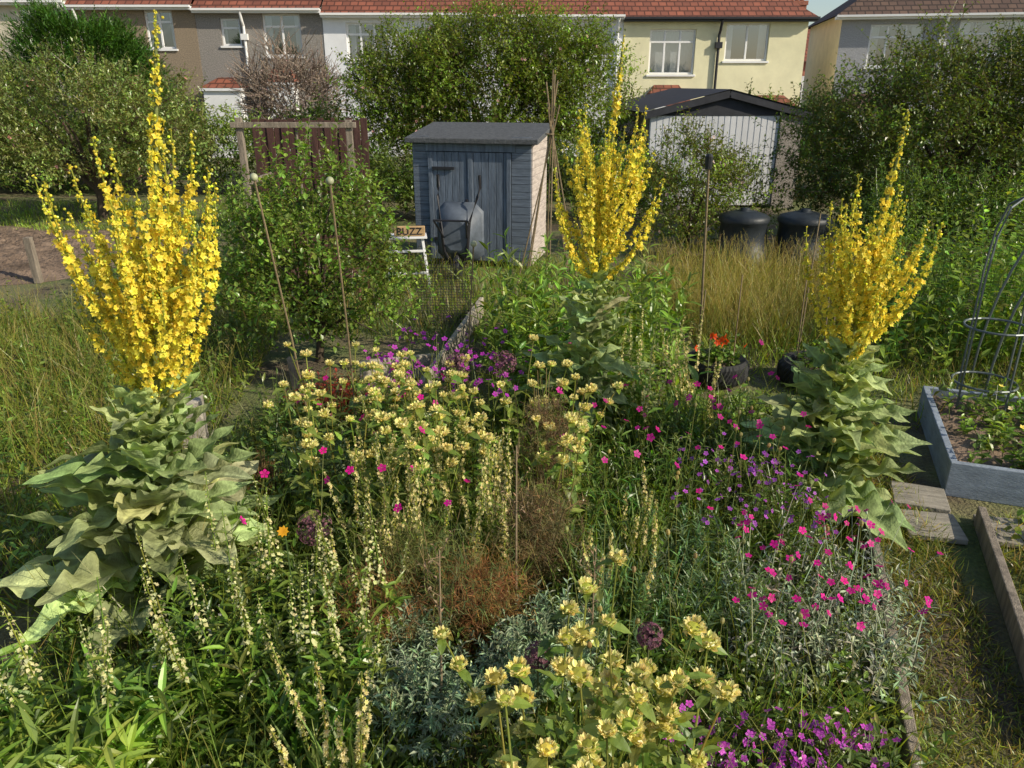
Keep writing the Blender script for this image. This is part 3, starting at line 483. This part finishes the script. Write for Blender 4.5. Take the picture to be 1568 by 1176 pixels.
def hedge(name,x0,x1,y0,y1,h,n,tint,ll=.12):
    b=Buf(); P=pts(n,[(x0,y0),(x1,y0),(x1,y1),(x0,y1)]); hh=h*(1+.15*np.sin(P[:,0]*1.3)+.10*np.sin(P[:,0]*3.7)); P[:,2]=hh*rng.random(n)**.6
    ct=tj(tint,n,.35)*np.exp(.18*noise3(P,1.3)[:,None]); twigs(b,P,outd(n,-.2,1)+A(0,-.3,.3),rng.uniform(.25,.7,n),9,ll,ll*.5,ct,LEAF2,sr=.006); return b.build(name,M_leaf)
hedge('hedge',-20,-4.5,18.6,20.,1.7,3400,(.085,.145,.045),.14); hedge('hedge',-3.5,3.2,14.8,16,1.1,1500,(.075,.13,.04)); hedge('hedge',5.5,14,18,20,1.8,2400,(.075,.125,.04),.14); hedge('hedge',5.0,9.5,10.6,11.6,.95,1400,(.08,.145,.045),.09)
hedge('bramble_thicket',-3.6,-2.1,9.8,11.3,.75,800,(.10,.17,.045),.09)
# ------------------------------------------------------------ mullein
YEL=(.93,.81,.10)
def mullein(base,top,zfl,wid,nsp,leafL,nleaf,ph):
    root=empty('mullein_plant',base); b=Buf(); base=A(*base); top=A(*top)-base; H=top[2]
    cp=lambda t:A(top[0]*t,top[1]*t+.02*math.sin(t*3.1),H*t)
    tube(b,[cp(t) for t in np.linspace(0,.97,14)],np.linspace(.026,.006,14),7,0,(.16,.2,.08))
    for i in range(nleaf):
        f=(i+.5)/nleaf; zt=.03+f**1.0*(zfl*.96)/H; a=i*2.39996+rng.normal(0,.25); Ls=leafL*(1-.66*f**1.1)*rng.uniform(.75,1.2)
        el=.2+.5*f+rng.normal(0,.18); d=A(math.cos(a)*math.cos(el),math.sin(a)*math.cos(el),math.sin(el)+.2)
        inst(b,WAVY[rng.integers(6)],[cp(zt)+d*.02],d,A(Ls*rng.uniform(.38,.5),Ls,Ls*rng.uniform(.7,1.1)).reshape(1,3),tj((.245,.31,.155),1,.2,.06),0,.2)
    b.build('stem_leaves',M_big,root,smooth=True)
    b=Buf(); P=[];V=[];B=[];Ln=[]
    P.append(cp(zfl/H+.10)); V.append(cp(1)-P[0]); B.append(A(0,0,0)); Ln.append(V[0][2])
    for i in range(nsp):
        f=(i+.5)/nsp; z0=zfl+(H-zfl)*(-.01+.40*f); a=i*2.39996+ph; L=(H-zfl)*(.50-.18*f)*rng.uniform(.6,1.25); r=wid*(1.-.40*f)*rng.uniform(.5,1.08)
        P.append(cp(z0/H)); v=A(math.cos(a)*r*1.75,math.sin(a)*r*1.75,L*.66); bb=A(-math.cos(a)*r*.75,-math.sin(a)*r*.75,L*.34); V.append(v);B.append(bb);Ln.append(L)
    P=np.array(P);V=np.array(V);B=np.array(B)
    stems(b,P,V,B,.008,.003,A(.2,.26,.06),8,5)
    for j in range(len(P)):
        m=int(Ln[j]*175*(1.3 if j==0 else 1)); t0=.03 if j==0 else .14
        nt_=max(5,int(Ln[j]*27)); tt=np.linspace(t0,.99,nt_)+rng.normal(0,.008,nt_)
        t=np.clip(rng.choice(tt,m)+rng.normal(0,.007,m),0,1); ax=P[j]+V[j]*t[:,None]+B[j]*(t**2)[:,None]; a=rng.uniform(0,6.28,m); sd=np.stack([np.cos(a),np.sin(a),rng.normal(0,.3,m)],1)
        q=np.clip((1-t)/.28,.32,1); pos=ax+sd*(.021*q)[:,None]*rng.uniform(.3,1.3,(m,1)); inst(b,FL5,pos,sd+A(0,0,.2)+rng.normal(0,.45,(m,3)),.018*q*rng.uniform(.65,1.15,m),tj(YEL,m,.15,.05),1,.5)
        m2=m//2; t=rng.uniform(t0*.5,1,m2); ax=P[j]+V[j]*t[:,None]+B[j]*(t**2)[:,None]; inst(b,BALL,ax+rng.normal(0,.010,(m2,3)),outd(m2),.006,tj((.36,.42,.07),m2,.2),0,.4)
    n=30; tt=rng.uniform(zfl/H-.08,zfl/H+.2,n); PP=np.array([cp(t) for t in tt]); inst(b,LANCE,PP,outd(n,.1,.7),np.tile([.05,.14,.14],(n,1))*rng.uniform(.6,1.1,(n,1)),tj((.16,.24,.08),n),0)
    b.build('flower_spikes',[M_leaf,M_pet],root)
mullein((-1.86,3.3,0),(-1.38,3.3,2.77),1.06,.41,38,.66,92,.3)
mullein((.5,5.2,0),(.69,5.2,2.78),1.18,.42,36,.56,66,1.1)
mullein((1.92,4.3,0),(2.07,4.25,2.37),.96,.37,34,.60,84,2.2)
# ------------------------------------------------------------ grasses
def grass(name,P,h,w_,tint,tmpl=None,spread=.35,mat=None,seed=0,heads=0,hc=(.36,.33,.18),dry=.0):
    b=Buf(); n=len(P); H=h*rng.uniform(.4,1.25,n)*(1+.14*noise3(P,1.6)); tt=tj(tint,n,.28,.12)*np.exp(.12*noise3(P,1.1,2))[:,None]
    if dry: k=rng.random(n)<dry; tt[k]=A(.26,.22,.11)*rng.uniform(.7,1.2,(k.sum(),1))
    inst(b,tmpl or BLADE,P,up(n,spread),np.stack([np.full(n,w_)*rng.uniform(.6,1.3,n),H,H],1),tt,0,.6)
    if heads:
        i=rng.integers(0,n,heads); Q=P[i]; L=h*rng.uniform(1.1,1.9,heads); D=up(heads,.22); Bn=rng.normal(0,.14,(heads,3))*L[:,None]; Bn[:,2]=-.08*L
        stems(b,Q,D*L[:,None],Bn,.0016,.001,tj(A(*hc)*A(.7,.85,.6),heads,.15)*.8); spike(b,Q,D*L[:,None],Bn,.78,1.0,14,.009,leaf_t(1,.8,0,.1),.022,hc,up=1.5)
    return b.build(name,mat or M_grass)
grass('meadow_grass',pts(11000,[(-5.6,3.2),(-2.1,3.2),(-2.5,8.3),(-6.4,8.5)]),.34,.008,(.12,.19,.042),heads=1600,dry=.08,spread=.55)
grass('tall_dry_grass',pts(7500,[(1.9,7.4),(3.6,7.4),(5.6,10.8),(1.7,10.8)]),.38,.008,(.17,.215,.065),heads=2400,hc=(.42,.37,.21),dry=.25,spread=.5)
grass('wild_grass',pts(7000,[(-4.8,8.2),(1.2,7.2),(1.6,11),(-5.2,11.6)]),.28,.010,(.12,.19,.045),heads=400,dry=.08)
grass('lawn_grass',pts(12000,[(-13,14.4),(-4.0,13.0),(-3,18),(-15,18)]),.11,.013,(.13,.22,.045))
grass('path_grass',pts(10000,[(1.55,2.2),(2.15,2.2),(2.95,5.8),(2.3,5.8)]),.075,.006,(.14,.19,.055),spread=.7,dry=.18)
grass('path_grass',pts(3500,[(2.2,2.2),(3.6,2.4),(3.9,4.2),(2.9,4.1)]),.10,.007,(.14,.19,.055),spread=.7,dry=.18)
P=pts(5200,[(2.1,5.5),(5.4,5.2),(6.0,8.6),(1.8,8.2)]); P=P[~((P[:,0]<3.2)&(P[:,1]<6.9))]; grass('rough_grass',P,.25,.009,(.13,.20,.05),heads=300,dry=.08)
grass('rough_grass',pts(1800,[(1.3,5.4),(3.2,5.4),(3.3,7.2),(1.3,7.2)]),.09,.008,(.13,.20,.05),spread=.6)
# ------------------------------------------------------------ border planting
BED=[(-2.3,1.9),(1.45,1.9),(2.2,5.3),(-1.9,5.8)]
b=Buf(); n=3200; P=pts(n,BED); twigs(b,P,up(n,.35),rng.uniform(.12,.38,n),9,.068,.028,tj((.085,.15,.04),n,.32),lift=.5,sr=.0025)
b.build('undergrowth',M_leaf)
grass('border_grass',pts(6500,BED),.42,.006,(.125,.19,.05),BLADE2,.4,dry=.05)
def herb(name,P,h,nl,ll,lw,tint,tm=LANCE,lift=.5,lean=.12,mat=None,v=.22,sr=.004,taper=.4,bend=.08):
    b=Buf(); n=len(P); twigs(b,P,up(n,lean),h*rng.uniform(.65,1.15,n),nl,ll,lw,tj(tint,n,v,.1),tm,lift=lift,sr=sr,taper=taper,bend=bend); return b.build(name,mat or M_leaf)
herb('meadow_weeds',pts(420,[(-5.2,3.4),(-2.2,3.4),(-2.4,8.3),(-6.0,8.5)]),.42,14,.085,.034,(.10,.17,.045),lift=.4,lean=.3)
herb('tall_weeds',pts(110,[(-5.0,8.6),(-2.8,8.6),(-3.0,10.4),(-5.6,10.8)]),.7,14,.11,.045,(.10,.17,.045),lift=.4,lean=.2)
herb('tall_campanula_plant',pts(110,[(-.35,6.0),(1.5,5.9),(1.5,7.6),(-.1,7.8)]),1.05,22,.20,.05,(.12,.215,.055),lift=.7,sr=.006)
herb('dock_plant',pts(80,[(-.1,5.0),(1.2,4.7),(1.3,5.9),(.0,6.1)]),.6,14,.2,.07,(.095,.17,.045),BROAD,lift=.5)
herb('leafy_weeds',pts(150,[(3.2,6.3),(5.2,6.0),(7.0,9.4),(4.0,9.0)]),1.0,18,.15,.05,(.115,.21,.05),lift=.6,sr=.006)
herb('shrubby_perennial',pts(140,[(3.3,6.8),(6.4,6.3),(7,9.8),(4.6,9.8)]),1.15,20,.12,.045,(.10,.19,.045),lift=.6,sr=.006)
herb('bean_plants',pts(45,[(4.0,6.6),(5.4,6.4),(6.2,8),(4.6,8)]),1.75,30,.10,.06,(.12,.21,.055),LEAF,lift=.3)
herb('potato_plants',pts(70,[(1.15,5.2),(2.2,5.1),(2.1,5.6),(1.15,5.8)]),.26,10,.11,.065,(.11,.20,.045),BROAD,lift=.2)
herb('strawberry_plants',pts(140,[(2.5,2.4),(3.3,2.4),(3.8,4.1),(3.0,4.0)]),.2,7,.08,.06,(.10,.165,.045),BROAD,lift=.2,lean=.6)
herb('lanceolate_perennial',pts(54,[(-2.1,1.9),(-1.35,1.9),(-1.3,2.4),(-2.3,2.5)]),.40,16,.28,.05,(.135,.235,.06),lift=.45,lean=.35,taper=.5)
herb('dark_leafy_perennial',pts(110,[(-1.45,2.2),(-.55,2.2),(-.5,3.0),(-1.5,3.2)]),.52,22,.13,.028,(.08,.15,.035),lift=.5)
herb('euphorbia_plant',pts(130,[(.35,2.7),(1.1,2.8),(1.15,3.5),(.35,3.5)]),.42,44,.055,.008,(.115,.21,.14),BLADE2,lift=.7,sr=.004,taper=.1)
herb('dark_border_foliage',pts(230,[(.3,3.2),(1.6,3.3),(1.9,4.9),(.2,4.9)]),.5,16,.11,.022,(.075,.14,.04),lift=.7)
herb('rosemary_shrub',pts(80,[(1.0,3.9),(1.6,3.9),(1.7,5.0),(1.0,5.0)]),.5,40,.05,.012,(.10,.165,.07),lift=.8,taper=.1)
herb('sprawling_perennial',pts(170,[(-1.6,3.3),(-.4,3.4),(-.4,5.4),(-1.9,5.6)]),.48,14,.10,.028,(.10,.17,.06),lift=.6)
b=Buf()
for cx,cy,r,h in((-.33,2.35,.3,.42),(.02,2.5,.26,.44),(-.5,2.7,.2,.36),(.2,2.72,.2,.38),(-1.2,4.3,.3,.45)):
    n=120; d=outd(n,.1,1); P=A(cx,cy,h*.35)+d*A(r*.5,r*.5,h*.3)*rng.uniform(.3,1,(n,1)); twigs(b,P,d+A(0,0,.3),rng.uniform(.12,.24,n),20,.045,.013,tj((.22,.29,.20),n,.22,.04),LEAF2,lift=.6,sr=.0025,taper=.2)
b.build('silver_artemisia',M_silver)
b=Buf()
for cx,cy,h,r,n,c in((-.62,2.8,.42,.17,1000,(.28,.16,.065)),(-.16,2.95,.42,.17,1000,(.31,.175,.07)),(.12,3.3,.62,.14,900,(.19,.155,.075)),(-.5,3.15,.5,.2,700,(.17,.19,.06)),(-.3,2.95,.5,.25,600,(.16,.20,.07)),(.2,3.9,.85,.12,700,(.20,.15,.08)),(-1.55,4.2,.3,.15,300,(.24,.13,.06))):
    P=np.stack([cx+rng.normal(0,r*.55,n),cy+rng.normal(0,r*.55,n),h*rng.uniform(.15,1,n)],1); twigs(b,P,outd(n,-.2,1),rng.uniform(.05,.13,n),8,.05,.003,tj(c,n,.3,.12),NEEDLE,lift=.7,sr=.0014,taper=.1)
    Q=np.stack([cx+rng.normal(0,r*.2,9),cy+rng.normal(0,r*.2,9),np.zeros(9)],1); stems(b,Q,up(9,.15)*h*1.2,rng.normal(0,.03,(9,3)),.004,.002,A(.2,.16,.08))
b.build('bronze_fennel',M_dry)
def phlomis(name,P,hs,hw,leaf=.12,nwh=3,hc=(.90,.82,.36)):
    b=Buf(); n=len(P); L=hs*rng.uniform(.8,1.1,n); D=up(n,.14); V=D*L[:,None]; B=rng.normal(0,.04,(n,3)); B[:,2]=0
    stems(b,P,V,B,.005,.003,tj((.15,.2,.07),n),5,5)
    twigs(b,P,D,L*.82,12,leaf,leaf*.42,tj((.115,.19,.06),n,.2),BROAD,t0=.2,lift=.45,sr=0)
    for k in range(nwh):
        t=1-.0-k*(.13/hs)*rng.uniform(.9,1.1,n); keep=rng.random(n)<(1 if k==0 else .85-.12*k); pos=(P+V*t[:,None]+B*(t**2)[:,None])[keep]; m=len(pos)
        s_=hw*(1 if k else .85)*rng.uniform(.7,1.15,m); inst(b,BALL,pos,D[keep],np.stack([s_*.34,s_*.2,s_*.34],1),tj((.24,.29,.08),m),0)
        np_=56; a=rng.uniform(0,6.28,(m,np_)); e=rng.uniform(-.4,.5,(m,np_)); d=np.stack([np.cos(a)*np.cos(e),np.sin(a)*np.cos(e),np.sin(e)],-1); pp=pos[:,None]+d*(s_*.28)[:,None,None]
        q=np.repeat(s_,np_)*rng.uniform(.18,.29,m*np_); inst(b,PETAL,pp.reshape(-1,3),d.reshape(-1,3)*.9+A(0,0,.55)+rng.normal(0,.22,(m*np_,3)),np.stack([q*.7,q,q],1),tj(hc,m*np_,.16,.05),1,.3)
        a=rng.uniform(0,6.28,m)
        for aa in(a,a+3.14): inst(b,BROAD,pos-A(0,0,.012),np.stack([np.cos(aa),np.sin(aa),np.full(m,-.1)],1),np.tile([leaf*.36,leaf*.7,leaf*.7],(m,1))*rng.uniform(.5,1.0,(m,1)),tj((.12,.195,.06),m),0)
    return b.build(name,[M_leaf,M_pet])
phlomis('phlomis_plant',pts(26,[(-.05,1.45),(.52,1.5),(.64,2.15),(.15,2.28)]),.88,.095,.13,3)
phlomis('phlomis_plant',pts(76,[(-1.2,3.7),(.35,3.5),(.4,4.5),(-1.25,4.8)]),.95,.085,.13,3)
def sisyr(name,P,h,cream=(.80,.74,.38),fan=9,ll=.45,dens=50):
    b=Buf(); n=len(P); D=up(n,.1); L=h*rng.uniform(.75,1.15,n); V=D*L[:,None]; B=rng.normal(0,.04,(n,3)); B[:,2]=0
    stems(b,P,V,B,.004,.002,tj((.16,.22,.08),n),4,4); spike(b,P,V,B,.42,1.,dens,.012,FLC,.0125,cream,mi=1); spike(b,P,V,B,.36,1.,28,.008,BALL,.006,(.26,.32,.08))
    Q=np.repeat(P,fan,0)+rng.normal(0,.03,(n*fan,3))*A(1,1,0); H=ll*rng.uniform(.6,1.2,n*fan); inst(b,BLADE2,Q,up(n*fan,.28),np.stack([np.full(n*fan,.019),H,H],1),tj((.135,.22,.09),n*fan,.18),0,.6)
    return b.build(name,[M_leaf,M_pet])
sisyr('sisyrinchium_plant',pts(48,[(-.85,3.1),(.05,3.1),(.0,3.9),(-.9,4.0)]),.80)
sisyr('sisyrinchium_plant',pts(7,[(-.72,1.95),(-.5,1.95),(-.5,2.2),(-.72,2.2)]),.72,fan=8,ll=.42)
sisyr('sisyrinchium_plant',pts(18,[(.85,4.8),(1.45,4.8),(1.4,5.4),(.7,5.4)]),.95)
sisyr('sisyrinchium_plant',pts(12,[(.35,3.0),(.8,3.0),(.8,3.7),(.35,3.7)]),.62)
def foxglove(name,P,h):
    b=Buf(); n=len(P); D=up(n,.10); L=h*rng.uniform(.7,1.15,n); V=D*L[:,None]; B=rng.normal(0,.04,(n,3)); B[:,2]=0; stems(b,P,V,B,.005,.002,tj((.12,.19,.05),n),4,4)
    twigs(b,P,D,L*.6,22,.15,.034,tj((.09,.165,.04),n),LANCE,t0=.02,lift=.5,sr=0,taper=.45); spike(b,P,V,B,.55,1.,50,.010,leaf_t(2,.7,.15,.5),.018,(.72,.69,.34),mi=1,up=-.1,tipscale=.25); spike(b,P,V,B,.52,1.,22,.006,LEAF2,.016,(.18,.27,.08))
    return b.build(name,[M_leaf,M_pet])
foxglove('yellow_foxglove_plant',pts(32,[(-1.35,2.3),(-.5,2.3),(-.5,2.95),(-1.45,3.1)]),.86)
foxglove('yellow_foxglove_plant',pts(8,[(-1.85,2.15),(-1.45,2.15),(-1.45,2.5),(-1.9,2.5)]),.70)
def campion(name,P,h,col,fs,nb,lt=(.26,.3,.24),mat=None,leafn=8,spread=.45,ll=.06):
    b=Buf(); n=len(P); D=up(n,.16); L=h*rng.uniform(.5,.8,n); B=rng.normal(0,.03,(n,3)); B[:,2]=0
    twigs(b,P,D,L,leafn,ll,ll*.28,tj(lt,n,.15),LANCE,lift=.6,sr=.003); T=P+D*L[:,None]
    Q=np.repeat(T,nb,0); DD=up(n*nb,spread); LL=h*rng.uniform(.15,.45,n*nb); stems(b,Q,DD*LL[:,None],np.zeros((n*nb,3)),.0022,.0016,tj(lt,n*nb,.1)); E=Q+DD*LL[:,None]
    inst(b,FLP,E,DD+outd(n*nb,-.1,.6)*.7+A(0,-.25,0),fs*rng.uniform(.75,1.15,n*nb),tj(col,n*nb,.15,.05),1,.5); inst(b,BALL,E-DD*fs*.5,DD,np.tile([fs*.28,fs*.5,fs*.28],(n*nb,1)),tj(lt,n*nb)*.9,0)
    return b.build(name,[mat or M_silver,M_pet])
MAG=(.80,.012,.32)
campion('rose_campion_plant',pts(95,[(1.0,2.6),(1.68,2.5),(1.95,3.3),(1.05,3.4)]),.58,MAG,.021,1,leafn=12)
b=Buf(); P=pts(170,[(1.0,2.65),(1.66,2.55),(1.92,3.3),(1.05,3.4)],.03); twigs(b,P,up(170,.5),rng.uniform(.2,.42,170),14,.06,.013,tj((.24,.29,.20),170,.2),LANCE,lift=.5,sr=.0035); b.build('rose_campion_foliage',M_silver)
campion('magenta_campion_plant',pts(60,[(.2,3.5),(1.7,3.4),(1.7,5.0),(.2,5.0)]),.78,(.70,.02,.32),.023,1,(.1,.15,.06),M_leaf)
campion('magenta_campion_plant',pts(26,[(-1.3,3.0),(-.3,3.0),(-.3,4.9),(-1.4,4.9)]),.85,MAG,.023,1,(.12,.17,.08),M_leaf)
campion('pink_dianthus_plant',pts(210,[(.62,1.65),(1.22,1.6),(1.38,2.25),(.60,2.3)]),.27,(.74,.11,.70),.0165,3,(.13,.19,.12),M_leaf,spread=.7,leafn=9)
campion('purple_geranium_plant',pts(70,[(-1.0,4.7),(.0,4.7),(.0,5.6),(-1.0,5.8)]),.72,(.62,.06,.60),.022,3,(.1,.15,.05),M_leaf)
campion('purple_phlox_plant',pts(60,[(.9,3.4),(1.7,3.3),(1.7,4.1),(1.0,4.2)]),.5,(.55,.13,.70),.015,3,(.1,.15,.06),M_leaf)
campion('white_small_flowers',pts(16,[(-1.5,2.4),(-1.2,2.4),(-1.1,2.9),(-1.5,2.9)]),.35,(.7,.7,.62),.011,3,(.1,.16,.05),M_leaf)
b=Buf(); P=pts(60,[(-1.55,5.3),(-1.1,5.3),(-1.1,5.7),(-1.6,5.7)]); twigs(b,P,up(60,.3),.4,12,.07,.03,tj((.16,.03,.03),60),lift=.5); b.build('red_leaved_plant',M_leaf)
b=Buf()
for x,y,z,r in((-.98,3.3,.45,.085),(.1,2.35,.48,.05),(-.05,4.9,.75,.08),(.55,2.5,.45,.05),(-.35,4.6,.85,.07)):
    n=170; d=outd(n,-1,1); twigs(b,np.tile(A(x,y,z),(n,1)),d,r,1,.01,.01,A(.12,.06,.10),LEAF2,t0=.8,sr=.0009); inst(b,FLC,A(x,y,z)+d*r,d,.008,tj((.20,.10,.16),n,.2)); tube(b,[(x,y,0),(x,y,z)],.004,5,0,(.12,.14,.06))
b.build('allium_seed_heads',M_dry)
b=Buf(); n=34; P=pts(n,[(.1,2.2),(1.5,2.3),(1.6,4.4),(0,4.4)]); L=rng.uniform(.5,.85,n); V=up(n,.1)*L[:,None]; stems(b,P,V,np.zeros((n,3)),.0022,.0015,A(.14,.18,.09)); inst(b,BALL,P+V,norm(V),np.tile([.010,.014,.010],(n,1)),tj((.20,.2,.13),n)); b.build('poppy_seed_pods',M_leaf)
b=Buf(); P=np.array([[.02,3.1,0],[-.28,2.35,0],[.35,2.75,0]]); V=np.array([[.0,.0,1.0],[.02,0,.95],[0,0,.6]]); stems(b,P,V,np.zeros((3,3)),.007,.003,A(.3,.24,.17),4,6)
for p,v in zip(P,V):
    Q=p+v*rng.uniform(.6,1,(10,1)); twigs(b,Q,up(10,.7),.12,4,.03,.01,A(.32,.24,.16),LEAF2,sr=.002)
b.build('dry_fennel_stalks',M_dry)
b=Buf(); inst(b,flower_t(8,.15,.4),A(-.88,2.55,.90),A(.1,-.7,.7),.024,A(.85,.42,.02)); tube(b,[(-.88,2.6,0),(-.88,2.57,.89)],.003,5,0,(.1,.16,.05)); b.build('orange_marigold',M_pet)
print('DONE')
